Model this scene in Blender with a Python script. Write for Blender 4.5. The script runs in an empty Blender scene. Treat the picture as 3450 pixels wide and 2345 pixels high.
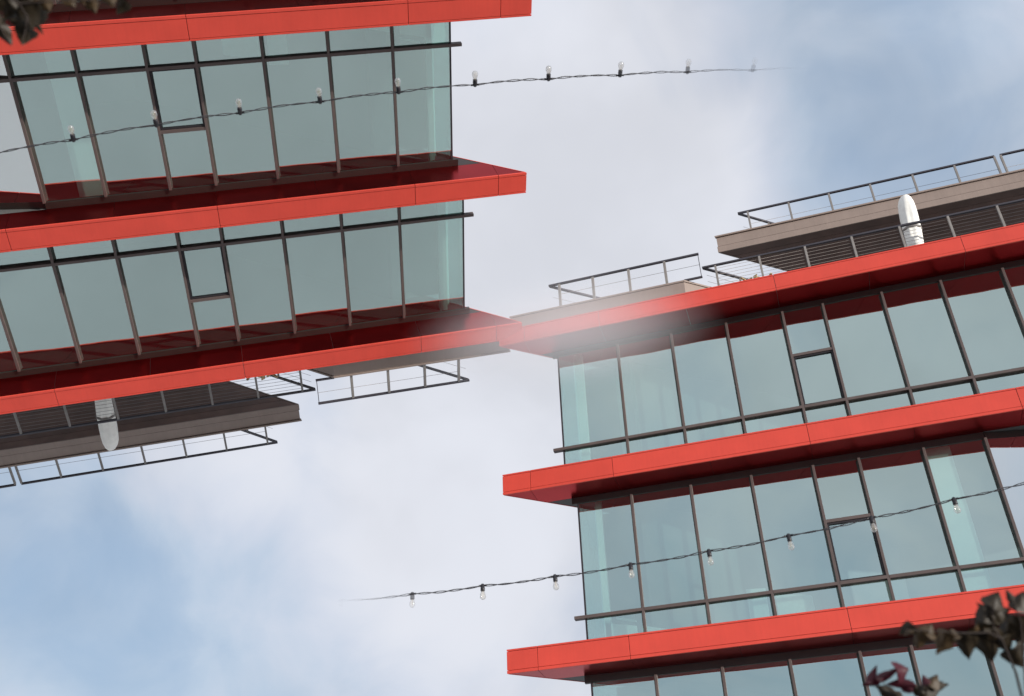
import bpy, bmesh, math, random
from mathutils import Matrix, Vector, noise

random.seed(7)
scene = bpy.context.scene
COL = scene.collection

# ---------------------------------------------------------------- camera
H0 = 16.336                       # roof deck of the building above the ground
# rotation rows: camera right / down / forward expressed along the facade, the depth and the height
R = Matrix(((0.95045701, 0.31015076, -0.02092799),
            (-0.1938304, 0.53866774, -0.8199188),
            (-0.2430252, 0.78335405, 0.57209718)))
T = Vector((-0.06591951, -0.25671368, 25.38711849))
# pose of the second, overturned building
RL = Matrix(((-0.9643733, -0.26419514, -0.0136038),
             (0.14197876, -0.5602748, 0.8160479),
             (-0.22321776, 0.78504336, 0.57782416)))
TL = Vector((0.49722136, -0.08397218, 25.31963796))
FPX, PPX, PPY, IW, IH = 3437.84, 1690.0, 1150.0, 3450.0, 2345.0
CAM = -(R.transposed() @ T) + Vector((0, 0, H0))

cam_data = bpy.data.cameras.new('camera')
cam = bpy.data.objects.new('camera', cam_data)
COL.objects.link(cam)
rot = Matrix((R[0], -R[1], -R[2])).transposed()
cam.matrix_world = Matrix.Translation(CAM) @ rot.to_4x4()
cam_data.sensor_width = 36
cam_data.lens = FPX / IW * 36
cam_data.shift_x = (IW / 2 - PPX) / IW
cam_data.shift_y = -(IH / 2 - PPY) / IW
cam_data.clip_end = 5000
cam_data.dof.use_dof = True
cam_data.dof.focus_distance = 24.0
cam_data.dof.aperture_fstop = 3.2
scene.camera = cam


def ray(px, py):
    return R.transposed() @ Vector(((px - PPX) / FPX, (py - PPY) / FPX, 1.0))


def at(px, py, depth):
    return CAM + ray(px, py) * depth


# ---------------------------------------------------------------- sun, sky, exposure
AZ, EL = math.radians(64), math.radians(5.5)
SUN = Vector((math.sin(AZ) * math.cos(EL), -math.cos(AZ) * math.cos(EL), math.sin(EL)))
sd = bpy.data.lights.new('sun', 'SUN')
sd.energy = 4.4
sd.angle = math.radians(0.6)
sd.color = (1.0, 0.95, 0.88)
so = bpy.data.objects.new('sun', sd)
so.rotation_euler = SUN.to_track_quat('Z', 'Y').to_euler()
so.location = (20, -30, 40)
COL.objects.link(so)

world = bpy.data.worlds.new('World')
scene.world = world
world.use_nodes = True
wn, wl = world.node_tree.nodes, world.node_tree.links
wn.clear()


def W(kind, **kw):
    n = wn.new(kind)
    for k, v in kw.items():
        if hasattr(n, k):
            setattr(n, k, v)
    return n


sky = W('ShaderNodeTexSky', sky_type='NISHITA', sun_disc=False)
sky.sun_elevation = EL
sky.sun_rotation = math.atan2(SUN.x, SUN.y)
sky.air_density = 1.0
sky.dust_density = 0.6
sky.ozone_density = 2.0
tc = W('ShaderNodeTexCoord')
bg_blue = W('ShaderNodeBackground')
bg_blue.inputs['Strength'].default_value = 0.15
wl.new(sky.outputs['Color'], bg_blue.inputs['Color'])


def wnoise(scale, detail, rough, dist, off):
    mp = W('ShaderNodeMapping')
    mp.inputs['Location'].default_value = off
    wl.new(tc.outputs['Generated'], mp.inputs['Vector'])
    n = W('ShaderNodeTexNoise')
    n.inputs['Scale'].default_value = scale
    n.inputs['Detail'].default_value = detail
    n.inputs['Roughness'].default_value = rough
    n.inputs['Distortion'].default_value = dist
    wl.new(mp.outputs['Vector'], n.inputs['Vector'])
    return n.outputs['Fac']


def wmath(op, a, b=None, clamp=False):
    m = W('ShaderNodeMath', operation=op, use_clamp=clamp)
    for i, v in enumerate((a, b)):
        if v is None:
            continue
        if isinstance(v, (int, float)):
            m.inputs[i].default_value = v
        else:
            wl.new(v, m.inputs[i])
    return m.outputs[0]


def wmap(v, a, b, c, d):
    m = W('ShaderNodeMapRange', interpolation_type='SMOOTHSTEP')
    wl.new(v, m.inputs[0])
    for i, x in enumerate((a, b, c, d)):
        m.inputs[i + 1].default_value = x
    return m.outputs[0]


def blob(px, py, radius, amount):
    """a soft patch of the sky round a direction: a gap in the cloud or a thicker bank"""
    d = ray(px, py).normalized()
    v = W('ShaderNodeVectorMath', operation='DOT_PRODUCT')
    wl.new(tc.outputs['Generated'], v.inputs[0])
    v.inputs[1].default_value = d
    return wmap(v.outputs['Value'], math.cos(radius), 1.0, 0.0, amount)


cov = wmath('ADD', wmath('MULTIPLY', wnoise(3.0, 4, 0.5, 0.4, (1.7, 0.4, 2.2)), 1.4), -0.36)
cov = wmath('ADD', cov, wmath('MULTIPLY', wnoise(7.0, 5, 0.52, 0.7, (0.2, 3.1, 0.9)), 1.15))
for args in ((3150, 250, 0.34, -0.50), (2850, 700, 0.15, -0.12), (120, 1830, 0.24, -0.40), (620, 2150, 0.24, -0.34),
             (1500, 1650, 0.20, 0.35), (1950, 620, 0.24, 0.45), (680, 1600, 0.10, 0.45),
             (1100, 2150, 0.13, 0.12), (2450, 640, 0.12, 0.25), (2330, 120, 0.14, 0.1)):
    cov = wmath('ADD', cov, blob(*args))
cov = wmap(cov, -0.05, 1.25, 0.0, 1.0)
# thin veil over the blue, thickening into lavender-white cloud
cr = W('ShaderNodeValToRGB')
els = cr.color_ramp.elements
els[0].position, els[0].color = 0.0, (0.38, 0.50, 0.675, 1)
els[1].position, els[1].color = 1.0, (0.70, 0.72, 0.785, 1)
e_ = els.new(0.35)
e_.color = (0.51, 0.60, 0.73, 1)
e_ = els.new(0.7)
e_.color = (0.61, 0.655, 0.755, 1)
wl.new(cov, cr.inputs[0])
thick = wmap(wnoise(4.2, 4, 0.5, 0.2, (4.0, 1.0, 0.3)), 0.34, 0.66, 0.90, 1.04)
bg_cloud = W('ShaderNodeBackground')
wl.new(thick, bg_cloud.inputs['Strength'])
wl.new(cr.outputs['Color'], bg_cloud.inputs['Color'])
veil = wmath('ADD', wmath('MULTIPLY', cov, 0.22), 0.76)
mixs = W('ShaderNodeMixShader')
wl.new(veil, mixs.inputs['Fac'])
wl.new(bg_blue.outputs[0], mixs.inputs[1])
wl.new(bg_cloud.outputs[0], mixs.inputs[2])
wout = W('ShaderNodeOutputWorld')
wl.new(mixs.outputs[0], wout.inputs['Surface'])

vs = scene.view_settings
vs.view_transform = 'Standard'
vs.look = 'None'
vs.exposure = 0.12
vs.gamma = 1.0
vs.use_curve_mapping = False
scene.render.engine = 'CYCLES'
scene.cycles.use_denoising = True
scene.cycles.max_bounces = 10
scene.cycles.transparent_max_bounces = 24
scene.cycles.volume_bounces = 2
scene.cycles.sample_clamp_indirect = 6


# ---------------------------------------------------------------- materials
def new_mat(name):
    m = bpy.data.materials.new(name)
    m.use_nodes = True
    m.node_tree.nodes.clear()
    return m, m.node_tree.nodes, m.node_tree.links


def paint(name, col, rough=0.5, metal=0.0, var=0.08, scale=3.0, bump=0.0, bscale=60.0, spec=0.5, streak=0.0):
    m, n, l = new_mat(name)
    out = n.new('ShaderNodeOutputMaterial')
    b = n.new('ShaderNodeBsdfPrincipled')
    l.new(b.outputs[0], out.inputs['Surface'])
    tcn = n.new('ShaderNodeTexCoord')
    nz = n.new('ShaderNodeTexNoise')
    nz.inputs['Scale'].default_value = scale
    nz.inputs['Detail'].default_value = 6
    l.new(tcn.outputs['Object'], nz.inputs['Vector'])
    mr = n.new('ShaderNodeMapRange')
    l.new(nz.outputs['Fac'], mr.inputs[0])
    mr.inputs[1].default_value, mr.inputs[2].default_value = 0.3, 0.7
    mr.inputs[3].default_value, mr.inputs[4].default_value = 1 - var, 1 + var
    val = mr.outputs[0]
    if streak:                                   # rain streaks running down the sheet
        mp = n.new('ShaderNodeMapping')
        mp.inputs['Scale'].default_value = (9, 9, 0.7)
        l.new(tcn.outputs['Object'], mp.inputs['Vector'])
        n2 = n.new('ShaderNodeTexNoise')
        n2.inputs['Scale'].default_value = 2.0
        n2.inputs['Detail'].default_value = 4
        l.new(mp.outputs['Vector'], n2.inputs['Vector'])
        m2 = n.new('ShaderNodeMapRange')
        l.new(n2.outputs['Fac'], m2.inputs[0])
        m2.inputs[1].default_value, m2.inputs[2].default_value = 0.35, 0.75
        m2.inputs[3].default_value, m2.inputs[4].default_value = 1 + streak * 0.3, 1 - streak
        mu = n.new('ShaderNodeMath')
        mu.operation = 'MULTIPLY'
        l.new(val, mu.inputs[0])
        l.new(m2.outputs[0], mu.inputs[1])
        val = mu.outputs[0]
    oi = n.new('ShaderNodeObjectInfo')
    mo = n.new('ShaderNodeMapRange')
    l.new(oi.outputs['Random'], mo.inputs[0])
    mo.inputs[3].default_value, mo.inputs[4].default_value = 1 - var * 0.6, 1 + var * 0.6
    mo2 = n.new('ShaderNodeMath')
    mo2.operation = 'MULTIPLY'
    l.new(val, mo2.inputs[0])
    l.new(mo.outputs[0], mo2.inputs[1])
    val = mo2.outputs[0]
    vm = n.new('ShaderNodeVectorMath')
    vm.operation = 'SCALE'
    vm.inputs[0].default_value = col
    l.new(val, vm.inputs['Scale'])
    l.new(vm.outputs[0], b.inputs['Base Color'])
    b.inputs['Roughness'].default_value = rough
    b.inputs['Metallic'].default_value = metal
    b.inputs['Specular IOR Level'].default_value = spec
    if bump:
        nb = n.new('ShaderNodeTexNoise')
        nb.inputs['Scale'].default_value = bscale
        nb.inputs['Detail'].default_value = 5
        l.new(tcn.outputs['Object'], nb.inputs['Vector'])
        bp = n.new('ShaderNodeBump')
        bp.inputs['Strength'].default_value = bump
        bp.inputs['Distance'].default_value = 0.01
        l.new(nb.outputs['Fac'], bp.inputs['Height'])
        l.new(bp.outputs[0], b.inputs['Normal'])
    return m


def glass_mat(name, refl, through, fac, refl_tilt=0.27):
    """coated solar glass: part mirror, part see-through; its normal is turned to steer reflections aside"""
    m, n, l = new_mat(name)
    out = n.new('ShaderNodeOutputMaterial')
    tr = n.new('ShaderNodeBsdfTransparent')
    tr.inputs['Color'].default_value = (*through, 1)
    gl = n.new('ShaderNodeBsdfGlossy')
    gl.inputs['Color'].default_value = (*refl, 1)
    gl.inputs['Roughness'].default_value = 0.015
    mx = n.new('ShaderNodeMixShader')
    l.new(tr.outputs[0], mx.inputs[1])
    l.new(gl.outputs[0], mx.inputs[2])
    l.new(mx.outputs[0], out.inputs['Surface'])
    geo = n.new('ShaderNodeNewGeometry')
    # the coating works on the face that light meets from the air, not again on the way out of the pane
    fc = n.new('ShaderNodeMapRange')
    l.new(geo.outputs['Backfacing'], fc.inputs[0])
    fc.inputs[3].default_value, fc.inputs[4].default_value = fac, 0.0
    l.new(fc.outputs[0], mx.inputs['Fac'])
    vt = n.new('ShaderNodeVectorTransform')
    vt.vector_type = 'VECTOR'
    vt.convert_from, vt.convert_to = 'OBJECT', 'WORLD'
    vt.inputs[0].default_value = (refl_tilt, 0, 0)  # sideways tilt only turns the reflections; the panes stay flat
    tcn = n.new('ShaderNodeTexCoord')
    nz = n.new('ShaderNodeTexNoise')
    nz.inputs['Scale'].default_value = 0.8
    nz.inputs['Detail'].default_value = 2
    l.new(tcn.outputs['Object'], nz.inputs['Vector'])
    sub = n.new('ShaderNodeVectorMath')
    sub.operation = 'SUBTRACT'
    l.new(nz.outputs['Color'], sub.inputs[0])
    sub.inputs[1].default_value = (0.5, 0.5, 0.5)
    sc = n.new('ShaderNodeVectorMath')
    sc.operation = 'SCALE'
    sc.inputs['Scale'].default_value = 0.03
    l.new(sub.outputs[0], sc.inputs[0])
    a1 = n.new('ShaderNodeVectorMath')
    a2 = n.new('ShaderNodeVectorMath')
    l.new(geo.outputs['Normal'], a1.inputs[0])
    l.new(vt.outputs[0], a1.inputs[1])
    l.new(a1.outputs[0], a2.inputs[0])
    l.new(sc.outputs[0], a2.inputs[1])
    nm = n.new('ShaderNodeVectorMath')
    nm.operation = 'NORMALIZE'
    oi = n.new('ShaderNodeObjectInfo')               # no two panes are set at quite the same angle
    wnz = n.new('ShaderNodeTexWhiteNoise')
    wnz.noise_dimensions = '1D'
    l.new(oi.outputs['Random'], wnz.inputs['W'])
    s2 = n.new('ShaderNodeVectorMath')
    s2.operation = 'SUBTRACT'
    l.new(wnz.outputs['Color'], s2.inputs[0])
    s2.inputs[1].default_value = (0.5, 0.5, 0.5)
    s3 = n.new('ShaderNodeVectorMath')
    s3.operation = 'MULTIPLY_ADD'
    l.new(s2.outputs[0], s3.inputs[0])
    s3.inputs[1].default_value = (0.07, 0.07, 0.025)
    l.new(a2.outputs[0], s3.inputs[2])
    l.new(s3.outputs[0], nm.inputs[0])
    l.new(nm.outputs[0], gl.inputs['Normal'])
    return m


M = {}
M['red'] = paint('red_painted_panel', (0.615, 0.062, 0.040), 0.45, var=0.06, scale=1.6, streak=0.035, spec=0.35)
M['soffit'] = paint('shade_dark_red_soffit', (0.46, 0.015, 0.018), 0.28, metal=1.0, var=0.08, scale=1.5)  # dark metal finish stands in for the shade under the slabs
M['core'] = paint('dark_joint_backing', (0.10, 0.02, 0.02), 0.8)
M['trim'] = paint('bronze_frame_metal', (0.10, 0.073, 0.066), 0.5, var=0.1, scale=4)
M['gasket'] = paint('black_window_gasket', (0.018, 0.014, 0.018), 0.6)
M['head'] = paint('dark_bronze_head', (0.026, 0.018, 0.015), 0.45)
M['grey'] = paint('warm_grey_sheet_metal', (0.27, 0.205, 0.172), 0.55, var=0.06, scale=2, streak=0.06)
M['greydark'] = paint('dark_grey_joint', (0.05, 0.04, 0.04), 0.7)
M['brown'] = paint('brown_soffit_board', (0.12, 0.066, 0.050), 0.6, var=0.2, scale=2.5)
M['rail'] = paint('charcoal_rail_metal', (0.045, 0.04, 0.05), 0.45)
M['post'] = paint('galvanised_post', (0.22, 0.20, 0.185), 0.5, var=0.12, scale=8)
M['cable'] = paint('steel_cable', (0.20, 0.17, 0.155), 0.5, metal=0.2)
M['canvas'] = paint('white_canvas', (0.88, 0.86, 0.80), 0.85, var=0.05, scale=9, bump=0.35, bscale=9)
M['tan'] = paint('tan_slat_wood', (0.48, 0.34, 0.16), 0.6, var=0.15, scale=10)
M['interior'] = paint('darkened_interior_wall', (0.14, 0.15, 0.15), 0.9, var=0.04)  # wall colour darkened so the room reads as dim
M['ceiling'] = paint('darkened_ceiling', (0.07, 0.07, 0.07), 0.9)  # ceiling colour darkened too, standing in for a dim room
M['column'] = paint('pale_column_paint', (0.88, 0.93, 0.89), 0.7, var=0.03)
M['concrete'] = paint('concrete', (0.36, 0.35, 0.33), 0.85, var=0.12, scale=1.5, bump=0.2)
M['roofing'] = paint('roof_membrane', (0.30, 0.30, 0.29), 0.9, var=0.1)
M['ground'] = paint('pale_bounce_ground', (0.70, 0.71, 0.70), 0.85, var=0.10, scale=0.12, bump=0.2, bscale=4)  # unseen ground, made pale to bounce light onto the overturned building
M['glass'] = glass_mat('blue_green_solar_glass', (0.68, 0.83, 0.785), (0.85, 1.0, 0.97), 0.66)
M['bright_glass'] = glass_mat('bright_reflection_glass', (0.92, 0.96, 0.94), (0.8, 0.9, 0.9), 0.85, -0.15)  # brighter copy of the glass, a stronger sky reflection put into its tint
M['socket'] = paint('black_rubber_socket', (0.02, 0.018, 0.022), 0.5)
M['bark'] = paint('brown_stem', (0.035, 0.024, 0.02), 0.8, var=0.3, scale=20)


def fade_cable(name, base, p0, p1, kind='opaque'):
    """string light materials; the strand dissolves towards its far end, p0 solid -> p1 gone"""
    m, n, l = new_mat(name)
    out = n.new('ShaderNodeOutputMaterial')
    geo = n.new('ShaderNodeNewGeometry')
    d = p1 - p0
    sb = n.new('ShaderNodeVectorMath')
    sb.operation = 'SUBTRACT'
    l.new(geo.outputs['Position'], sb.inputs[0])
    sb.inputs[1].default_value = p0
    dt = n.new('ShaderNodeVectorMath')
    dt.operation = 'DOT_PRODUCT'
    l.new(sb.outputs[0], dt.inputs[0])
    dt.inputs[1].default_value = d / d.length_squared
    mr = n.new('ShaderNodeMapRange')
    mr.interpolation_type = 'SMOOTHSTEP'
    l.new(dt.outputs['Value'], mr.inputs[0])
    mr.inputs[3].default_value, mr.inputs[4].default_value = 0.0, 1.0
    tr = n.new('ShaderNodeBsdfTransparent')
    mx = n.new('ShaderNodeMixShader')
    l.new(mr.outputs[0], mx.inputs['Fac'])
    if kind == 'opaque':
        b = n.new('ShaderNodeBsdfPrincipled')
        b.inputs['Base Color'].default_value = (*base, 1)
        b.inputs['Roughness'].default_value = 0.5
        src = b.outputs[0]
    else:                                      # thin clear glass envelope
        t2 = n.new('ShaderNodeBsdfTransparent')
        t2.inputs['Color'].default_value = (0.93, 0.92, 0.90, 1)
        g2 = n.new('ShaderNodeBsdfGlossy')
        g2.inputs['Roughness'].default_value = 0.06
        df = n.new('ShaderNodeBsdfDiffuse')
        df.inputs['Color'].default_value = (0.85, 0.82, 0.76, 1)
        lw = n.new('ShaderNodeLayerWeight')
        lw.inputs['Blend'].default_value = 0.35
        m2 = n.new('ShaderNodeMixShader')
        m2.inputs['Fac'].default_value = 0.13
        l.new(t2.outputs[0], m2.inputs[1])
        l.new(df.outputs[0], m2.inputs[2])
        m3 = n.new('ShaderNodeMixShader')
        l.new(lw.outputs['Facing'], m3.inputs['Fac'])
        l.new(m2.outputs[0], m3.inputs[1])
        l.new(g2.outputs[0], m3.inputs[2])
        src = m3.outputs[0]
    l.new(src, mx.inputs[1])
    l.new(tr.outputs[0], mx.inputs[2])
    l.new(mx.outputs[0], out.inputs['Surface'])
    return m


def leaf_mat(name, c1, c2):
    m, n, l = new_mat(name)
    out = n.new('ShaderNodeOutputMaterial')
    b = n.new('ShaderNodeBsdfPrincipled')
    b.inputs['Roughness'].default_value = 0.55
    tl = n.new('ShaderNodeBsdfTranslucent')
    mx = n.new('ShaderNodeMixShader')
    mx.inputs['Fac'].default_value = 0.25
    tcn = n.new('ShaderNodeTexCoord')
    nz = n.new('ShaderNodeTexNoise')
    nz.inputs['Scale'].default_value = 28
    nz.inputs['Detail'].default_value = 5
    l.new(tcn.outputs['Object'], nz.inputs['Vector'])
    r = n.new('ShaderNodeValToRGB')
    r.color_ramp.elements[0].position, r.color_ramp.elements[1].position = 0.35, 0.68
    r.color_ramp.elements[0].color = (*c1, 1)
    r.color_ramp.elements[1].color = (*c2, 1)
    l.new(nz.outputs['Fac'], r.inputs[0])
    l.new(r.outputs[0], b.inputs['Base Color'])
    l.new(r.outputs[0], tl.inputs['Color'])
    l.new(b.outputs[0], mx.inputs[1])
    l.new(tl.outputs[0], mx.inputs[2])
    l.new(mx.outputs[0], out.inputs['Surface'])
    return m


M['leaf_dark'] = leaf_mat('dark_green_leaf', (0.018, 0.014, 0.007), (0.046, 0.030, 0.014))
M['leaf_tan'] = leaf_mat('browning_leaf', (0.045, 0.028, 0.012), (0.10, 0.062, 0.028))
M['leaf_maroon'] = leaf_mat('maroon_leaf', (0.045, 0.004, 0.011), (0.10, 0.007, 0.02))


# ---------------------------------------------------------------- mesh helpers
class MB:
    def __init__(self):
        self.v, self.f, self.smooth = [], [], []

    def add(self, vs_, fs_, smooth=False):
        o = len(self.v)
        self.v += [tuple(x) for x in vs_]
        for f in fs_:
            self.f.append(tuple(o + i for i in f))
            self.smooth.append(smooth)
        return self

    def box(self, x0, x1, y0, y1, z0, z1):
        return self.prism([(x0, y0), (x1, y0), (x1, y1), (x0, y1)], z0, z1)

    def prism(self, poly, z0, z1):
        n = len(poly)
        a = sum(poly[i][0] * poly[(i + 1) % n][1] - poly[(i + 1) % n][0] * poly[i][1] for i in range(n))
        if a < 0:
            poly = poly[::-1]
        vs_ = [(x, y, z0) for x, y in poly] + [(x, y, z1) for x, y in poly]
        fs_ = [tuple(range(n))[::-1], tuple(range(n, 2 * n))]
        fs_ += [(i, (i + 1) % n, n + (i + 1) % n, n + i) for i in range(n)]
        return self.add(vs_, fs_)

    def wall(self, p, q, th, z0, z1):
        """upright slab from plan point p to q, thickness th towards the building's inside (left of p->q)"""
        d = Vector((q[0] - p[0], q[1] - p[1]))
        nrm = Vector((-d.y, d.x)).normalized() * th
        return self.prism([p, q, (q[0] + nrm.x, q[1] + nrm.y), (p[0] + nrm.x, p[1] + nrm.y)], z0, z1)

    def bar(self, a, b, w, h, up=Vector((0, 0, 1))):
        a, b = Vector(a), Vector(b)
        d = (b - a).normalized()
        s = d.cross(up)
        s = s.normalized() if s.length > 1e-6 else Vector((1, 0, 0))
        u = s.cross(d)
        vs_ = []
        for p in (a, b):
            for i, j in ((-1, -1), (1, -1), (1, 1), (-1, 1)):
                vs_.append(p + s * (w / 2 * i) + u * (h / 2 * j))
        return self.add(vs_, [(0, 1, 2, 3)[::-1], (4, 5, 6, 7), (0, 1, 5, 4), (1, 2, 6, 5), (2, 3, 7, 6), (3, 0, 4, 7)])

    def tube(self, pts, r, n=6, cap=True):
        pts = [Vector(p) for p in pts]
        rs = r if isinstance(r, (list, tuple)) else [r] * len(pts)
        vs_, fs_ = [], []
        for i, p in enumerate(pts):
            d = (pts[min(i + 1, len(pts) - 1)] - pts[max(i - 1, 0)]).normalized()
            a = Vector((0, 0, 1)) if abs(d.z) < 0.9 else Vector((1, 0, 0))
            s = d.cross(a).normalized()
            u = s.cross(d)
            for k in range(n):
                t = 2 * math.pi * k / n
                vs_.append(p + (s * math.cos(t) + u * math.sin(t)) * rs[i])
        for i in range(len(pts) - 1):
            for k in range(n):
                k2 = (k + 1) % n
                fs_.append((i * n + k, i * n + k2, (i + 1) * n + k2, (i + 1) * n + k))
        if cap:
            fs_.append(tuple(range(n)))
            fs_.append(tuple(range((len(pts) - 1) * n, len(pts) * n))[::-1])
        return self.add(vs_, fs_, True)

    def lathe(self, prof, n=16, wob=None, axis=None):
        """prof: (radius, height) pairs"""
        vs_, fs_ = [], []
        for i, (r, z) in enumerate(prof):
            for k in range(n):
                t = 2 * math.pi * k / n
                rr = r * (1 + (wob(t, z) if wob else 0))
                vs_.append((rr * math.cos(t), rr * math.sin(t), z))
        for i in range(len(prof) - 1):
            for k in range(n):
                k2 = (k + 1) % n
                fs_.append((i * n + k, i * n + k2, (i + 1) * n + k2, (i + 1) * n + k))
        fs_.append(tuple(range(n))[::-1])
        fs_.append(tuple(range((len(prof) - 1) * n, len(prof) * n)))
        return self.add(vs_, fs_, True)

    def mesh(self, name):
        me = bpy.data.meshes.new(name)
        me.from_pydata(self.v, [], self.f)
        for p, s in zip(me.polygons, self.smooth):
            p.use_smooth = s
        me.update()
        return me

    def build(self, name, mat, parent=None, bevel=0.0):
        me = self.mesh(name)
        me.materials.append(M[mat] if isinstance(mat, str) else mat)
        o = bpy.data.objects.new(name, me)
        COL.objects.link(o)
        if parent is not None:
            o.parent = parent
        if bevel:
            b = o.modifiers.new('bevel', 'BEVEL')
            b.width = bevel
            b.segments = 2
            b.limit_method = 'ANGLE'
        return o


def tag(o, label=None, cat=None, group=None, kind=None):
    for k, v in (('label', label), ('category', cat), ('group', group), ('kind', kind)):
        if v:
            o[k] = v
    return o


def empty(name, mw=None):
    o = bpy.data.objects.new(name, None)
    COL.objects.link(o)
    o.empty_display_size = 0.3
    if mw is not None:
        o.matrix_world = mw
    return o


def copy_tree(o, parent=None):
    c = o.copy()
    COL.objects.link(c)
    c.parent = parent
    for ch in o.children:
        if not ch.get('below'):
            copy_tree(ch, c)
    return c


# transform that carries a thing of the upright building into the overturned one
FLIP = Matrix.Translation((0, 0, H0)) @ (Matrix.Translation(R.transposed() @ (TL - T))
        @ (R.transposed() @ RL).to_4x4()) @ Matrix.Translation((0, 0, -H0))

# ---------------------------------------------------------------- ground
g = MB()
N = 24
S_ = 1500.0
g.add([(-S_ + 2 * S_ * i / N, -S_ + 2 * S_ * j / N, 0.0) for j in range(N + 1) for i in range(N + 1)],
      [(j * (N + 1) + i, j * (N + 1) + i + 1, (j + 1) * (N + 1) + i + 1, (j + 1) * (N + 1) + i) for j in range(N) for i in range(N)])
tag(g.build('ground', 'ground'), 'open ground out of view, made pale to bounce light upward', None, None, 'structure')

# unseen dark street, added to darken what soffits and glass reflect
M['asphalt'] = paint('asphalt', (0.050, 0.050, 0.052), 0.85, var=0.15, scale=0.8, bump=0.4, bscale=40)
M['line_paint'] = paint('white_road_paint', (0.70, 0.70, 0.66), 0.7, var=0.12, scale=6)
tag(MB().box(-400, 400, -35.0, -14.2, -0.05, 0.004).build('added_road', 'asphalt'), 'unseen asphalt street added to darken the reflections', None, None, 'structure')
kb = MB()
for y0, y1 in ((-14.2, -13.95), (-35.25, -35.0)):
    kb.box(-400, 400, y0, y1, -0.05, 0.12)
tag(kb.build('added_kerb', 'concrete', None, 0.01), 'concrete kerbs on both sides of the added street', None, None, 'structure')
mk = MB()
for i in range(-20, 21):
    mk.box(i * 6.0, i * 6.0 + 3.0, -24.7, -24.55, 0.004, 0.008)
tag(mk.build('added_road_marking', 'line_paint'), 'dashed white centre line of the added street', None, None, 'structure')

# ---------------------------------------------------------------- the building
K = 1.17                                  # plan run of the slanted ends per metre of depth
D = 7.5                                   # depth of the block
XR = 15.2                                 # right end, outside the frame
GY = 0.728                                # glass line behind the fascia
bld = empty('office_building')
tag(bld, 'upright glass office building with red floor bands and roof railings', 'building', None)


def zz(z):
    return z + H0


def below(o):
    o['below'] = 1
    return o


SLABS = [(0.0, -0.465), (-4.0, -4.505), (-7.985, -8.48), (-12.0, -12.49)]
JOINTS = [0.0, 0.65, 2.53, 6.715, 10.82, 14.97, XR]
PT = 0.03
for si, (zt, zb) in enumerate(SLABS):
    core = MB().prism([(PT * K + 0.012, PT), (XR, PT), (XR, D), (D * K + 0.012, D)], zz(zb) + 0.022, zz(zt) - 0.006)
    slab = core.build('floor_slab' if si else 'roof_slab', 'core' if si else 'roofing', bld)
    # fascia panels with an open joint and a lip along the bottom edge
    for a, b in zip(JOINTS, JOINTS[1:]):
        x0, x1 = a + (0.005 if a else 0.0), b - (0.005 if b < XR else 0.0)
        p = MB()
        sl = PT * K if a == 0 else 0.0
        lip = 0.062
        for z0, z1, y0 in ((zz(zb) + lip + 0.008, zz(zt) - 0.045, 0.0), (zz(zt) - 0.037, zz(zt), -0.002), (zz(zb), zz(zb) + lip, -0.006)):
            p.prism([(x0, y0), (x1, y0), (x1, PT), (x0 + sl, PT)], z0, z1)
        p.build('fascia_panel', 'red', slab, 0.004)
    # slanted end
    ends = [0.0, 1.9, 3.8, 5.7, D]
    for a, b in zip(ends, ends[1:]):
        a2, b2 = a + 0.006, b - 0.006
        if a == 0:
            a2 = PT + 0.002
        p = MB()
        for z0, z1 in ((zz(zb) + 0.07, zz(zt)), (zz(zb), zz(zb) + 0.062)):
            p.prism([(a2 * K - 0.018, a2), (b2 * K - 0.018, b2), (b2 * K + 0.01, b2), (a2 * K + 0.01, a2)], z0, z1)
        p.build('end_fascia_panel', 'red', slab)
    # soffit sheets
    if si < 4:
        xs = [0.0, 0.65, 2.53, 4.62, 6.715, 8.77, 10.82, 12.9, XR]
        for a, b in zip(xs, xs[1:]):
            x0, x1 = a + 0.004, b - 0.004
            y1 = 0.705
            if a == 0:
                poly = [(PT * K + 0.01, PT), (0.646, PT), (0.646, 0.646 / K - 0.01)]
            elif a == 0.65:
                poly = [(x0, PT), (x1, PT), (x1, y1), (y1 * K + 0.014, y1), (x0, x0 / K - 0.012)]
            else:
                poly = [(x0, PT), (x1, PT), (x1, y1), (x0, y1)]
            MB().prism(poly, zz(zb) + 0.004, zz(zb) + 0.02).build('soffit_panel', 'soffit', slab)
        # return along the slanted end
        y0, y1 = 0.713, D - 0.05
        MB().prism([(y0 * K + 0.014, y0), (y0 * K + 0.62, y0), (y1 * K + 0.62, y1), (y1 * K + 0.014, y1)],
                   zz(zb) + 0.005, zz(zb) + 0.02).build('end_soffit_panel', 'head', slab)
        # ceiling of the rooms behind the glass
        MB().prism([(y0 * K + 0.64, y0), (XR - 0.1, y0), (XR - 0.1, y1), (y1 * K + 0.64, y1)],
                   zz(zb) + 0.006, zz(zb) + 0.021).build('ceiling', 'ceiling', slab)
    if si == 3:
        below(slab)

m_x = [2.802, 4.123, 5.439, 6.752, 7.675, 8.987, 10.269, 11.575, 12.88, 14.19]
n_x = [2.764, 4.082, 5.387, 6.683, 7.620, 8.911, 10.112]
q_x = [2.878, 4.196, 5.493, 6.792, 7.718, 9.014, 10.30, 11.6, 12.9, 14.2]
STOREYS = [  # top, bottom, left corner, mullions, transom, casement head, right end
    (SLABS[0][1], SLABS[1][0], 1.292, m_x, -3.225, -1.865, 15.0),
    (SLABS[1][1], SLABS[2][0], 1.539, n_x, -7.275, -5.948, 10.112),
    (SLABS[2][1], SLABS[3][0], 1.560, q_x, -11.22, -9.95, 15.0)]
MW, MD = 0.054, 0.07


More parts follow.
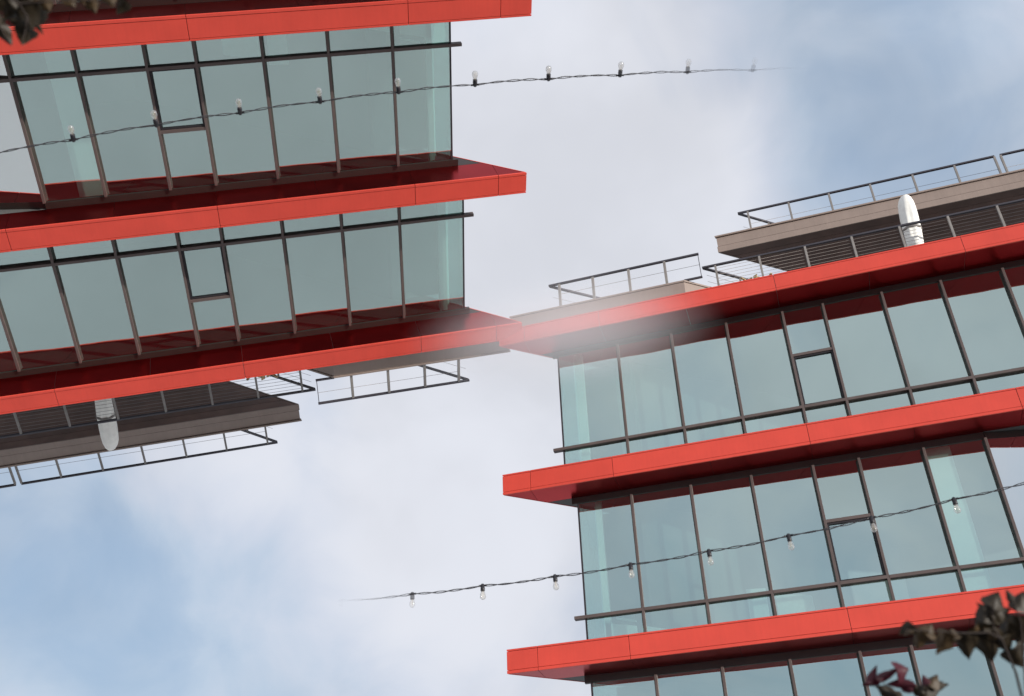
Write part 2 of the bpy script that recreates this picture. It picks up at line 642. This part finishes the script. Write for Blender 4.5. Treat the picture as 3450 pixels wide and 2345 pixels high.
def glazing(zt, zb, e, mx, tz, chead, xr, idx):
    top, bot = zz(zt), zz(zb)
    headz = top - 0.15
    band = MB()
    band.box(e - 0.14, xr, GY - 0.022, GY + 0.06, headz, top + 0.002)                 # head trim under the soffit
    band.box(e + 0.02, xr, GY - 0.05, GY + 0.05, bot - 0.004, bot + 0.07)             # sill
    wall = band.build('window_wall', 'head', bld)
    xs = [e] + mx + ([xr] if xr - mx[-1] > 0.3 else [])
    for x in mx:
        MB().box(x - MW / 2, x + MW / 2, GY - MD, GY + 0.05, bot + 0.07, headz).build('mullion', 'trim', wall, 0.004)
    MB().box(e - 0.022, e + 0.016, GY - 0.012, GY + 0.05, bot, headz).build('corner_post', 'gasket', wall)
    # transom, broken at the mullions; runs on past the corner
    segs = [e - 0.24] + mx + ([xr] if xr - mx[-1] > 0.3 else [])
    for i, (a, b) in enumerate(zip(segs, segs[1:])):
        a2 = a + (MW / 2 if i else 0)
        b2 = b - (MW / 2 if b in mx else 0)
        t = MB().box(a2, b2, GY - MD - 0.004, GY + 0.04, tz - 0.034, tz + 0.034).build('transom', 'trim', wall, 0.003)
    if idx == 1:
        MB().box(xr + MW / 2, xr + 0.34, GY - MD - 0.004, GY + 0.02, tz - 0.034, tz + 0.034).build('transom', 'trim', wall)
    for i, (a, b) in enumerate(zip(xs, xs[1:])):
        a2, b2 = a + 0.016, b - 0.016
        cas = abs(a - mx[3]) < 1e-6
        rows = [(bot + 0.06, tz - 0.03), (tz + 0.03, headz + 0.02)]
        if cas:
            rows = [rows[0], (tz + 0.03, zz(chead) - 0.03), (zz(chead) + 0.03, headz + 0.02)]
        for ri, (z0, z1) in enumerate(rows):
            dy = random.uniform(-0.002, 0.002)
            MB().box(a2, b2, GY + dy, GY + 0.012 + dy, z0, z1).build('glass_pane', 'glass', wall)
        if cas:
            MB().box(a + MW / 2, b - MW / 2, GY - MD + 0.01, GY + 0.03, zz(chead) - 0.034, zz(chead) + 0.034).build('transom', 'trim', wall)
            fr = MB()                                                    # opening light: dark frame proud of the glass
            x0, x1, z0, z1 = a + MW / 2 + 0.004, b - MW / 2 - 0.004, tz + 0.038, zz(chead) - 0.038
            w = 0.032
            for bx in ((x0, x0 + w, z0, z1), (x1 - w, x1, z0, z1), (x0 + w, x1 - w, z0, z0 + w), (x0 + w, x1 - w, z1 - w, z1)):
                fr.box(bx[0], bx[1], GY - 0.035, GY - 0.004, bx[2], bx[3])
            fr.build('casement_frame', 'gasket', wall)
    # slanted end wall
    yy = [GY + 0.03 + 1.3 * i for i in range(6)]
    for i, (a, b) in enumerate(zip(yy, yy[1:])):
        p0 = (e + (a - GY) * K, a)
        p1 = (e + (b - GY) * K, b)
        MB().wall((p1[0] - 0.01, p1[1]), (p0[0] - 0.01, p0[1]), -0.012, bot, headz).build('glass_pane', 'glass', wall)
        MB().wall((p1[0] - 0.03, p1[1] - 0.03), (p1[0] + 0.02, p1[1] + 0.02), 0.06, bot, headz).build('mullion', 'trim', wall)
    return wall


for idx, (zt, zb, e, mx, tz, ch, xr) in enumerate(STOREYS):
    wl_ = glazing(zt, zb, e, mx, zz(tz), ch, xr, idx)
    # room behind
    back = MB().box(e + 5.6 * K, XR - 0.1, 6.3, 6.4, zz(zb) + 0.001, zz(zt) + 0.004)
    back.build('back_wall', 'interior', bld)
    y0_, y1_ = GY + 1.1, 6.28  # dark screens added inside the end glass to keep the room dark
    MB().prism([(e + 0.25 + (y0_ - GY) * K, y0_), (e + 0.35 + (y0_ - GY) * K, y0_), (e + 0.35 + (y1_ - GY) * K, y1_), (e + 0.25 + (y1_ - GY) * K, y1_)],
               zz(zb) + 0.001, zz(zt) + 0.004).build('dark_screen', 'interior', bld)
    MB().box(e + 0.25 + 1.1 * K - 1.25, e + 0.30 + 1.1 * K, GY + 1.04, GY + 1.098, zz(zb) + 0.001, zz(zt) + 0.004).build('dark_screen', 'interior', bld)

# the second storey turns back at its right corner
c = (10.112, GY)
zt, zb = zz(SLABS[1][1]), zz(SLABS[2][0])
side = MB().wall((c[0] + 0.02, c[1] + 0.012), (c[0] + 4.2, c[1] + 0.012 + 0.84), 0.05, zt - 0.15, zt + 0.002).build('return_window_wall', 'head', bld)
for i in range(3):
    f0, f1 = i / 3, (i + 1) / 3
    p0 = (c[0] + 0.03 + 4.17 * f0, c[1] + 0.018 + 0.834 * f0)
    p1 = (c[0] + 0.03 + 4.17 * f1 - 0.03, c[1] + 0.018 + 0.834 * f1 - 0.006)
    MB().wall(p0, p1, 0.012, zb, zt - 0.14).build('glass_pane', 'bright_glass', side)
    MB().wall((p1[0], p1[1] - 0.03), (p1[0] + 0.03, p1[1] - 0.015), 0.08, zb, zt - 0.15).build('mullion', 'trim', side)

# things inside that show through the glass
for (x0, x1, y0, y1, z0, z1) in ((1.645, 1.83, 1.0, 1.15, SLABS[1][0], SLABS[0][1] + 0.003),
                                 (1.87, 2.0, 1.0, 1.12, SLABS[2][0], SLABS[1][1] + 0.003),
                                 (8.95, 9.46, 1.0, 1.3, SLABS[2][0], SLABS[1][1] + 0.003),
                                 (5.2, 5.45, 4.2, 4.45, SLABS[2][0], SLABS[1][1] + 0.003),
                                 (5.2, 5.45, 4.2, 4.45, SLABS[1][0], SLABS[0][1] + 0.003)):
    MB().box(x0, x1, y0, y1, zz(z0) - 0.004, zz(z1) + 0.004).build('column', 'column', bld)
ZF = SLABS[2][0]
for poly in (((1.88, -7.34), (2.54, -7.49), (2.54, ZF), (1.88, ZF)),
             ((2.12, -7.25), (2.54, -7.36), (2.54, -7.40), (2.12, -7.285)),
             ((2.66, -7.50), (3.17, -7.635), (3.17, ZF), (2.66, ZF)),
             ((4.866, -7.02), (5.263, -7.05), (5.243, ZF), (4.861, ZF)),
             ((5.426, -7.22), (5.985, -7.285), (6.139, -7.335), (6.143, ZF), (5.426, ZF))):
    vs_ = [(x, 1.0, zz(z)) for x, z in poly] + [(x, 1.04, zz(z)) for x, z in poly]
    n = len(poly)
    MB().add(vs_, [tuple(range(n))[::-1], tuple(range(n, 2 * n))] + [(i, (i + 1) % n, n + (i + 1) % n, n + i) for i in range(n)]
             ).build('display_board', 'column', bld)

# ground floor, below the frame
gf = MB().prism([(3.2, 1.6), (XR - 0.4, 1.6), (XR - 0.4, D - 0.4), (9.2, D - 0.4)], 0.0, zz(-12.5))
below(gf.build('ground_floor_wall', 'concrete', bld))
for x in (2.2, 6.7, 11.2, 14.8):
    below(MB().lathe([(0.26, 0.0), (0.26, zz(-12.5))], 20).build('ground_column', 'concrete', bld)).location = (x, 1.0, 0)
for o in list(bld.children):
    if o.name.startswith('window_wall') and o.bound_box[6][2] < zz(-8.3):
        pass

# ---- roof terrace: grey planter box, railings, canopy
pa = MB()
PX0, PX1, PY, PZ = 0.235, 4.655, 0.20, 0.525


def slant(x0, x1, y0, y1):
    return [(x0, y0), (x1, y0), (x1 + (y1 - y0) * K, y1), (x0 + (y1 - y0) * K, y1)]


pa.prism(slant(PX0, PX1, PY, PY + 0.75), zz(0.0), zz(PZ - 0.062))
par = pa.build('planter_box', 'grey', bld, 0.004)
MB().prism(slant(PX0 + 0.01, PX1 - 0.01, PY + 0.012, PY + 0.738), zz(PZ - 0.062), zz(PZ - 0.05)).build('shadow_joint', 'greydark', par)
MB().prism(slant(PX0 - 0.012, PX1 + 0.012, PY - 0.012, PY + 0.762), zz(PZ - 0.05), zz(PZ)).build('cap', 'grey', par, 0.004)


def railing(corner, x_end, ztop, zbase, posts, cables, side_len, side_posts=2, pw=0.05, side=True, close=False):
    """front run along X from the corner, and a return along the slanted end"""
    cx, cy = corner
    r = MB().bar((cx, cy, zz(ztop)), (x_end, cy, zz(ztop)), 0.06, 0.045)
    rail = r.build('railing', 'rail', bld, 0.004)
    for x in posts:
        MB().bar((x, cy, zz(zbase)), (x, cy, zz(ztop) - 0.022), pw, 0.065, Vector((0, 1, 0))).build('post', 'post', rail, 0.004)
    for z in cables:
        MB().tube([(posts[0], cy, zz(z)), (x_end if not close else posts[-1] + 0.85, cy, zz(z))], 0.0045, 5).build('cable', 'cable', rail)
    if side:
        dv = Vector((K, 1, 0)).normalized()
        p1 = Vector((cx, cy, zz(ztop))) + dv * side_len
        MB().bar((cx + dv.x * 0.035, cy + dv.y * 0.035, zz(ztop) - 0.001), p1, 0.06, 0.043).build('side_rail', 'rail', rail)
        for i in range(1, side_posts + 1):
            p = Vector((cx, cy, 0)) + dv * (side_len * i / side_posts - 0.1)
            MB().bar((p.x, p.y, zz(zbase)), (p.x, p.y, zz(ztop) - 0.022), pw, pw, Vector((0, 1, 0))).build('post', 'post', rail)
        for z in cables[::2]:
            MB().tube([(cx + dv.x * .1, cy + dv.y * .1, zz(z)), (p1.x, p1.y, zz(z))], 0.004, 5).build('cable', 'cable', rail)
    return rail


ra = railing((1.28, 0.25), 5.105, 1.262, PZ, [1.556, 2.425, 3.342, 4.245], [0.93], 1.55, 1, pw=0.062, close=True)
MB().bar((5.085, 0.25, zz(0.545)), (5.085, 0.25, zz(1.24)), 0.016, 0.016, Vector((0, 1, 0))).build('end_rod', 'rail', ra)
MB().bar((4.66, 0.25, zz(0.545)), (5.105, 0.25, zz(0.545)), 0.05, 0.04).build('bottom_rail', 'rail', ra)
rb = railing((5.115, 0.6), XR - 0.1, 1.085, 0.0, [5.435, 6.50, 7.59, 8.678, 9.768, 10.852, 11.926, 13.0, 14.1],
             [0.10 + 0.098 * i for i in range(10)], 2.4, 2)

CY, CT, CB, CX = 2.0, 3.135, 2.575, 5.52
can = MB().prism(slant(CX + 0.03, XR - 0.2, CY + 0.03, CY + 4.6)[:2] + [(XR - 0.2, CY + 4.6), (CX + 0.03 + 4.57 * K, CY + 4.6)],
                 zz(CB) + 0.02, zz(CT) - 0.02).build('canopy', 'greydark', bld)
for z0, z1, pr in ((CB + 0.0, CB + 0.19, 0.0), (CB + 0.21, CT - 0.062, 0.018), (CT - 0.047, CT, -0.02)):
    MB().prism([(CX - 0.0 + pr, CY + pr), (XR - 0.2, CY + pr), (XR - 0.2, CY + 0.03), (CX + 0.02 + 0.02, CY + 0.03)], zz(z0), zz(z1)
               ).build('fascia_board', 'grey', can, 0.003)
    MB().prism([(CX + 0.01 + pr, CY + 0.032), (CX + 0.05, CY + 0.032), (CX + 0.05 + 4.4 * K, CY + 4.43), (CX + 0.01 + pr + 4.4 * K, CY + 4.43)],
               zz(z0) + 0.001, zz(z1) - 0.001).build('end_board', 'grey', can)
yb = CY + 0.034
while yb < CY + 4.5:                                    # soffit boards, each its own plank
    y1 = min(yb + 0.27, CY + 4.55)
    MB().prism([(CX + 0.05 + (yb - CY) * K, yb), (XR - 0.25, yb), (XR - 0.25, y1 - 0.012), (CX + 0.05 + (y1 - 0.012 - CY) * K, y1 - 0.012)],
               zz(CB) + 0.001, zz(CB) + 0.019).build('soffit_plank', 'brown', can)
    yb += 0.27
for x in (8.6, 11.3, 13.9):                             # posts and knee braces carrying the canopy
    MB().box(x - 0.07, x + 0.07, 4.3, 4.44, zz(0.0), zz(CB)).build('canopy_post', 'greydark', can)
    MB().bar((x - 0.9, 4.0, zz(CB) - 0.02), (x, 4.36, zz(1.5)), 0.07, 0.07).build('knee_brace', 'greydark', can)
rc = railing((6.215, 2.3), 12.80, 4.0, CT, [6.48, 7.575, 8.633, 9.698, 10.772, 11.814, 12.79], [3.55], 2.2, 2)
rc2 = railing((12.93, 2.3), XR - 0.25, 4.0, CT, [12.945, 14.0], [3.55], 1, side=False)

# ---------------------------------------------------------------- things on the roof
umb = empty('patio_umbrella', Matrix.Translation((10.12, 1.2, zz(0.0))))


def wob(t, z):
    f = max(0.0, min(1.0, (2.4 - z) / 0.9))
    return 0.05 * math.sin(3 * t + 2.2 * z) + f * (0.06 * math.sin(8 * t - 1.2 * z) + 0.03 * math.sin(17 * t + 2 * z))


prof = [(0.03, 0.55), (0.16, 0.56), (0.185, 0.8), (0.195, 1.1), (0.205, 1.4), (0.21, 1.75), (0.205, 1.98), (0.19, 2.16),
        (0.155, 2.30), (0.105, 2.39), (0.05, 2.435), (0.004, 2.45)]
cv = MB().lathe(prof, 40, wob)
cv.v = [(x + 0.075 * (z - 1.2) , y + 0.012 * math.sin(5 * z), z) for x, y, z in cv.v]
cvo = cv.build('cover', 'canvas', umb)
MB().lathe([(0.228, 1.30), (0.234, 1.31), (0.234, 1.345), (0.228, 1.355)], 32).build('tie_strap', 'post', cvo).location = (0.01, 0, 0)
MB().lathe([(0.022, 0.05), (0.022, 0.6)], 12).build('pole', 'rail', umb).location = (-0.05, 0, 0)
MB().lathe([(0.26, 0.0), (0.26, 0.045), (0.24, 0.06), (0.05, 0.065), (0.05, 0.12)], 24).build('base', 'concrete', umb).location = (-0.05, 0, 0)
tag(umb, 'closed white umbrella in its cover behind the upright building roof railing', 'umbrella', None)


def deck_chair(x, y, zr, lean):
    o = empty('deck_chair', Matrix.Translation((x, y, zz(0.0))) @ Matrix.Rotation(zr, 4, 'Z'))
    MB().box(-0.27, 0.27, -0.3, 0.25, 0.36, 0.40).build('seat', 'tan', o)
    for i in range(4):
        xx = -0.24 + 0.16 * i
        MB().bar((xx, 0.2, 0.40), (xx, 0.2 + lean, 0.97), 0.11, 0.02, Vector((0, 1, 0))).build('back_slat', 'tan', o)
    for sx in (-0.25, 0.25):
        for sy in (-0.27, 0.22):
            MB().bar((sx, sy, 0.0), (sx, sy, 0.36), 0.045, 0.045, Vector((0, 1, 0))).build('leg', 'tan', o)
        MB().bar((sx, -0.3, 0.58), (sx, 0.25, 0.58), 0.05, 0.03).build('armrest', 'tan', o)
    return o


ch1 = deck_chair(5.95, 1.05, -0.6, 0.12)
tag(ch1, 'tan deck chair behind the upright railing, nearer the grey planter box', 'chair', None)
ch2 = deck_chair(6.78, 1.10, 0.5, 0.14)
tag(ch2, 'tan deck chair behind the upright railing, nearer the brown canopy', 'chair', None)

# ---------------------------------------------------------------- the overturned building
for o in bld.children:
    if o.type == 'MESH' and max(v.co.z for v in o.data.vertices) < zz(-12.4):
        below(o)


def overturned(src, label):
    c = copy_tree(src)
    c.matrix_world = FLIP @ src.matrix_world
    tag(c, label)
    return c


bpy.context.view_layer.update()
overturned(bld, 'upside-down glass office building with red floor bands hanging from above')
overturned(umb, 'closed white umbrella hanging upside down behind the overturned roof railing')
overturned(ch1, 'tan deck chair upside down on the overturned roof, nearer the planter box')
overturned(ch2, 'tan deck chair upside down on the overturned roof, nearer the canopy')


# ---------------------------------------------------------------- string lights
def string_light(pix, depths, hang, label, fade, ext):
    pts = [at(x, y, d) for (x, y), d in zip(pix, depths)]
    first = pts[0] + (pts[0] - pts[1]) * ext[0]
    last = pts[-1] + (pts[-1] - pts[-2]) * ext[1]
    full = [first] + pts + [last]
    root = empty('string_light', Matrix.Translation(last))
    root_inv = Matrix.Translation(-last)
    f0, f1 = fade
    mc = fade_cable('string_cable', (0.035, 0.032, 0.036), f0, f1)
    ms = fade_cable('string_socket', (0.016, 0.014, 0.018), f0, f1)
    mg = fade_cable('string_bulb', (1, 1, 1), f0, f1, 'glass')
    mf = fade_cable('string_filament', (0.55, 0.42, 0.25), f0, f1)
    dn = hang.normalized()
    # two strands twisted together, sagging a little between the sockets
    for ph, rad in ((0.0, 0.0042), (math.pi, 0.0034)):
        path = []
        for i in range(len(full) - 1):
            a, b = full[i], full[i + 1]
            d = (b - a).normalized()
            s = d.cross(dn).normalized()
            n = 22
            for k in range(n + (i == len(full) - 2)):
                t = k / n
                p = a.lerp(b, t) + dn * (0.012 * 4 * t * (1 - t))
                tw = ph + 2 * math.pi * 2.2 * t + i
                am = 0.0035 + 0.004 * abs(math.sin(3.1 * t + i * 1.7))
                path.append(root_inv @ (p + s * math.cos(tw) * am + dn * (math.sin(tw) * am)))
        MB().tube(path, rad, 6).build('cable', mc, root)
    for i, p in enumerate(pts):
        d = (full[i + 2] - full[i]).normalized()
        side = d.cross(dn).normalized()
        jit = (dn + d * random.uniform(-0.05, 0.05) + side * random.uniform(-0.08, 0.08)).normalized()
        q = (-jit).to_track_quat('Z', 'Y').to_matrix().to_4x4()
        base = root_inv @ Matrix.Translation(p) @ q
        sk = MB().lathe([(0.006, 0.016), (0.012, 0.014), (0.0165, 0.006), (0.0165, -0.012), (0.0185, -0.014), (0.0185, -0.045), (0.0165, -0.047)], 14)
        so_ = sk.build('socket', ms, root)
        so_.matrix_local = base
        lug = MB()
        dl = (q.inverted() @ d.to_4d()).to_3d() if False else q.to_3x3().transposed() @ d
        lug.tube([dl * -0.034, dl * 0.034], 0.0085, 8)
        lo = lug.build('cable_lug', ms, so_)
        bl = MB().lathe([(0.0125, -0.044), (0.014, -0.052), (0.0185, -0.066), (0.0235, -0.082), (0.0245, -0.094), (0.022, -0.106), (0.0155, -0.115), (0.006, -0.1195), (0.001, -0.12)], 18)
        bo = bl.build('bulb', mg, root)
        bo.matrix_local = base
        fl = MB().tube([(0.004, 0, -0.045), (0.007, 0, -0.085), (0.0, 0.003, -0.096), (-0.007, 0, -0.085), (-0.004, 0, -0.045)], 0.0012, 5)
        fl.build('filament', mf, bo)
    tag(root, label, 'string light', None)
    return root


R_PIX = [(1150, 2023), (1389.4, 2001.2), (1626, 1973.2), (1869.8, 1941.5), (2124.6, 1901.7), (2388, 1856.5), (2656.5, 1804.8), (2936.2, 1744.6), (3213.8, 1682.2), (3500, 1613)]
R_DEP = [8.85 - 0.125 * i for i in range(10)]
string_light(R_PIX, R_DEP, Vector((0, 0, -1)), 'bulb string crossing the upright building, its bulbs hanging down',
             (at(1640, 1970, 8.6), at(1120, 2028, 8.86)), (0.4, 3.0))
L_PIX = [(2535.6, 237.0), (2315.9, 243.0), (2088.7, 254.0), (1848, 266.8), (1600.5, 286.1), (1343.2, 310.7), (1078.6, 343.4), (809, 380.8), (527, 421.7), (247.4, 471.2), (-40, 524)]
L_DEP = [8.97 - 0.125 * i for i in range(11)]
string_light(L_PIX, L_DEP, FLIP.to_3x3() @ Vector((0, 0, -1)), 'bulb string crossing the overturned building, its bulbs pointing upward',
             (at(1800, 268, 8.6), at(2760, 242, 9.05)), (1.0, 3.0))


# ---------------------------------------------------------------- leaves close to the camera
def leaf_mesh(seed, width, curl, lobed):
    rnd = random.Random(seed)
    mb = MB()
    n, mcol = 12, 4
    vs_, fs_ = [], []
    for i in range(n + 1):
        t = i / n
        w = width * (math.sin(math.pi * min(1, t ** 0.75)) ** 0.8) * (1 - 0.25 * t)
        if lobed:
            w *= 1 + 0.22 * math.sin(t * 15 + seed)
        for j in range(-mcol, mcol + 1):
            s = j / mcol
            x = s * w * 0.5 * (1 + rnd.uniform(-0.07, 0.07))
            z = -abs(s) ** 1.4 * w * 0.28 + curl * (t - 0.5) ** 2 - curl * 0.2 + 0.02 * math.sin(9 * t + 5 * s + seed)
            vs_.append((x, t - 0.02 * s * s, z))
    c_ = 2 * mcol + 1
    for i in range(n):
        for j in range(2 * mcol):
            a = i * c_ + j
            fs_.append((a, a + 1, a + c_ + 1, a + c_))
    mb.add(vs_, fs_, True)
    return mb


def leaf(root, inv, b, t, depth, width, mat, curl=0.35, seed=0, lobed=False, tilt=0.0):
    B, Tp = at(b[0], b[1], depth), at(t[0], t[1], depth + 0.02)
    y = (Tp - B)
    ln = y.length
    y.normalize()
    v = (CAM - B).normalized()
    v = (v + y.cross(v) * tilt).normalized()
    x = y.cross(v).normalized()
    z = x.cross(y)
    mw = Matrix((x, y, z)).transposed().to_4x4()
    mw = Matrix.Translation(B) @ mw @ Matrix.Scale(ln, 4)
    o = leaf_mesh(seed, width, curl, lobed).build('leaf', mat, root)
    o.matrix_local = inv @ mw
    return o


def plant(name, label, cat, stems, leaves, anchor):
    root = empty(name, Matrix.Translation(anchor))
    inv = Matrix.Translation(-anchor)
    for path, r0, r1 in stems:
        pts = [inv @ at(x, y, d) for x, y, d in path]
        rs = [r0 + (r1 - r0) * i / (len(pts) - 1) for i in range(len(pts))]
        MB().tube(pts, [q_ * 0.6 for q_ in rs], 8).build('stem', 'bark', root)
    for i, lf in enumerate(leaves):
        leaf(root, inv, *lf[:2], lf[2], lf[3] * 1.5, lf[4], seed=i + 3, curl=lf[5] if len(lf) > 5 else 0.3,
             lobed=lf[6] if len(lf) > 6 else False, tilt=random.uniform(-0.35, 0.35))
    tag(root, label, cat, None)
    return root


def c7(x, y):
    return (3000 + x / 3.551, 1900 + y / 3.551)


def c8(x, y):
    return (2600 + x / 2.734, 1980 + y / 2.734)


DZ = 2.5
plant('leafy_branch', 'brown and dark green leaves in the lower corner before the red band', 'branch',
      [([(*c7(1650, 1900), DZ), (*c7(1500, 1300), DZ), (*c7(1330, 900), DZ), (*c7(1180, 820), DZ), (*c7(900, 830), DZ), (*c7(500, 800), DZ), (*c7(180, 790), DZ)], 0.006, 0.0015),
       ([(*c7(1330, 900), DZ), (*c7(1230, 760), DZ), (*c7(1220, 560), DZ), (*c7(1255, 420), DZ)], 0.004, 0.0015),
       ([(*c7(1650, 1900), DZ), (*c7(1560, 700), DZ), (*c7(1480, 480), DZ), (*c7(1400, 320), DZ)], 0.005, 0.0012)],
      [(c7(1250, 560), c7(1010, 800), DZ, 0.62, 'leaf_dark', 0.3), (c7(1210, 520), c7(1300, 330), DZ, 0.85, 'leaf_dark', 0.5),
       (c7(1200, 620), c7(1440, 530), DZ, 0.55, 'leaf_dark', 0.3), (c7(1130, 560), c7(1020, 460), DZ, 0.35, 'leaf_dark', 0.3),
       (c7(1120, 700), c7(1180, 430), DZ, 0.6, 'leaf_dark', 0.2),
       (c7(900, 820), c7(940, 1150), DZ, 0.52, 'leaf_dark', 0.2), (c7(1120, 790), c7(1215, 1180), DZ, 0.62, 'leaf_dark', 0.2),
       (c7(1160, 800), c7(1060, 900), DZ, 0.7, 'leaf_tan', 0.3),
       (c7(690, 800), c7(545, 1090), DZ, 0.5, 'leaf_tan', 0.3, True), (c7(760, 900), c7(720, 770), DZ, 0.9, 'leaf_tan', 0.4),
       (c7(430, 850), c7(500, 720), DZ, 0.95, 'leaf_tan', 0.4), (c7(380, 790), c7(310, 1020), DZ, 0.62, 'leaf_tan', 0.3, True),
       (c7(300, 760), c7(100, 850), DZ, 0.6, 'leaf_dark', 0.3), (c7(260, 830), c7(180, 715), DZ, 0.9, 'leaf_tan', 0.3),
       (c7(1310, 900), c7(1420, 1070), DZ, 0.75, 'leaf_dark', 0.3), (c7(1440, 700), c7(1330, 960), DZ, 0.6, 'leaf_dark', 0.3),
       (c7(1500, 620), c7(1560, 1000), DZ, 0.7, 'leaf_dark', 0.3), (c7(1460, 460), c7(1380, 300), DZ, 0.4, 'leaf_dark', 0.3),
       (c7(1500, 560), c7(1600, 320), DZ, 0.6, 'leaf_dark', 0.3), (c7(1480, 1000), c7(1600, 1250), DZ, 0.7, 'leaf_dark', 0.3),
       (c7(960, 830), c7(1010, 1010), DZ, 0.6, 'leaf_dark', 0.2), (c7(1010, 760), c7(1090, 900), DZ, 0.6, 'leaf_tan', 0.2)],
      at(*c7(1650, 1900), DZ))
plant('flowering_shrub', 'maroon leaves and brown tips rising at the lower edge', 'shrub',
      [([(*c8(1500, 1500), 2.7), (*c8(1200, 1050), 2.7), (*c8(900, 880), 2.7)], 0.005, 0.002),
       ([(*c8(1500, 1500), 2.7), (*c8(1420, 1000), 2.7), (*c8(1440, 850), 2.7)], 0.005, 0.002),
       ([(*c8(1200, 1050), 2.7), (*c8(980, 830), 2.7), (*c8(1180, 740), 2.7)], 0.003, 0.0012)],
      [(c8(880, 880), c8(970, 710), 2.7, 0.3, 'leaf_maroon', 0.2), (c8(960, 850), c8(1190, 730), 2.7, 0.22, 'leaf_maroon', 0.2),
       (c8(1150, 760), c8(1265, 745), 2.7, 0.95, 'leaf_maroon', 0.3), (c8(1000, 850), c8(830, 900), 2.7, 0.35, 'leaf_maroon', 0.2),
       (c8(1330, 900), c8(1040, 890), 2.7, 0.25, 'leaf_maroon', 0.2), (c8(1300, 960), c8(1130, 850), 2.7, 0.5, 'leaf_maroon', 0.2),
       (c8(1420, 900), c8(1390, 800), 2.7, 0.6, 'leaf_maroon', 0.3), (c8(1450, 900), c8(1530, 800), 2.7, 0.7, 'leaf_tan', 0.3),
       (c8(1400, 920), c8(1640, 890), 2.7, 0.3, 'leaf_dark', 0.2), (c8(1380, 960), c8(1580, 860), 2.7, 0.45, 'leaf_dark', 0.2),
       (c8(1150, 1000), c8(960, 900), 2.7, 0.5, 'leaf_dark', 0.2), (c8(1400, 1000), c8(1280, 870), 2.7, 0.5, 'leaf_dark', 0.2),
       (c8(1500, 1050), c8(1350, 950), 2.7, 0.6, 'leaf_dark', 0.2), (c8(1200, 1050), c8(1050, 960), 2.7, 0.6, 'leaf_dark', 0.2)],
      at(*c8(1500, 1500), 2.7))


def c9(x, y):
    return (x / 4.648, y / 4.648)


plant('leafy_branch', 'dark leaves dangling into the upper corner across the overturned red band', 'branch',
      [([(*c9(-500, -700), DZ), (*c9(-100, -150), DZ), (*c9(300, 60), DZ), (*c9(700, 30), DZ), (*c9(1300, 0), DZ), (*c9(1900, 60), DZ)], 0.006, 0.0015),
       ([(*c9(300, 60), DZ), (*c9(430, 260), DZ), (*c9(400, 480), DZ), (*c9(350, 640), DZ)], 0.004, 0.0014),
       ([(*c9(-100, -150), DZ), (*c9(-60, 300), DZ), (*c9(60, 520), DZ), (*c9(170, 690), DZ)], 0.004, 0.0014)],
      [(c9(600, 60), c9(380, 520), DZ, 0.62, 'leaf_dark', 0.3), (c9(440, 430), c9(340, 710), DZ, 0.85, 'leaf_dark', 0.5),
       (c9(480, 400), c9(130, 330), DZ, 0.5, 'leaf_dark', 0.3), (c9(560, 380), c9(680, 550), DZ, 0.3, 'leaf_dark', 0.4),
       (c9(-60, 380), c9(190, 720), DZ, 0.45, 'leaf_dark', 0.3), (c9(-120, 200), c9(40, 600), DZ, 0.5, 'leaf_dark', 0.3),
       (c9(680, -40), c9(770, 210), DZ, 0.7, 'leaf_tan', 0.3), (c9(560, -60), c9(720, 120), DZ, 0.6, 'leaf_tan', 0.3),
       (c9(1050, -120), c9(1180, 120), DZ, 0.8, 'leaf_tan', 0.3), (c9(1420, -20), c9(1500, 215), DZ, 0.7, 'leaf_tan', 0.3, True),
       (c9(1680, -120), c9(1790, 110), DZ, 0.8, 'leaf_tan', 0.3), (c9(1960, 0), c9(1830, 230), DZ, 0.6, 'leaf_dark', 0.3),
       (c9(100, -100), c9(350, 250), DZ, 0.7, 'leaf_dark', 0.3), (c9(-50, -100), c9(150, 200), DZ, 0.8, 'leaf_dark', 0.3),
       (c9(350, -150), c9(480, 180), DZ, 0.7, 'leaf_dark', 0.3), (c9(1250, -100), c9(1330, 90), DZ, 0.7, 'leaf_tan', 0.3),
       (c9(250, 150), c9(60, 330), DZ, 0.6, 'leaf_dark', 0.3)],
      at(*c9(-500, -700), DZ))

# ---------------------------------------------------------------- white veil added to fade the roof corners where they meet
m, n, l = new_mat('fade_veil')
out = n.new('ShaderNodeOutputMaterial')
pv = n.new('ShaderNodeVolumePrincipled')
pv.inputs['Color'].default_value = (0.97, 0.97, 1.0, 1)
pv.inputs['Anisotropy'].default_value = 0.0
tcn = n.new('ShaderNodeTexCoord')
ln_ = n.new('ShaderNodeVectorMath')
ln_.operation = 'LENGTH'
l.new(tcn.outputs['Object'], ln_.inputs[0])
mr = n.new('ShaderNodeMapRange')
mr.interpolation_type = 'SMOOTHSTEP'
l.new(ln_.outputs['Value'], mr.inputs[0])
mr.inputs[1].default_value, mr.inputs[2].default_value = 0.0, 1.0
mr.inputs[3].default_value, mr.inputs[4].default_value = 0.42, 0.0
l.new(mr.outputs[0], pv.inputs['Density'])
l.new(pv.outputs[0], out.inputs['Volume'])
bm = bmesh.new()
bmesh.ops.create_icosphere(bm, subdivisions=3, radius=1.0)
me = bpy.data.meshes.new('fade_veil')
bm.to_mesh(me)
bm.free()
me.materials.append(m)
fade_veil = bpy.data.objects.new('fade_veil', me)
COL.objects.link(fade_veil)
ax = (R.transposed() @ Vector((1, -0.12, 0))).normalized()
fade_veil.matrix_world = Matrix.Translation(at(1900, 1118, 23.6)) @ Matrix((ax, (R.transposed() @ Vector((0, 0, 1))).normalized(),
        ax.cross((R.transposed() @ Vector((0, 0, 1))).normalized()))).transposed().to_4x4() @ Matrix.Diagonal((4.0, 2.0, 1.5, 1))
tag(fade_veil, 'thin white veil added to fade the two red roof corners', None, None, 'stuff')
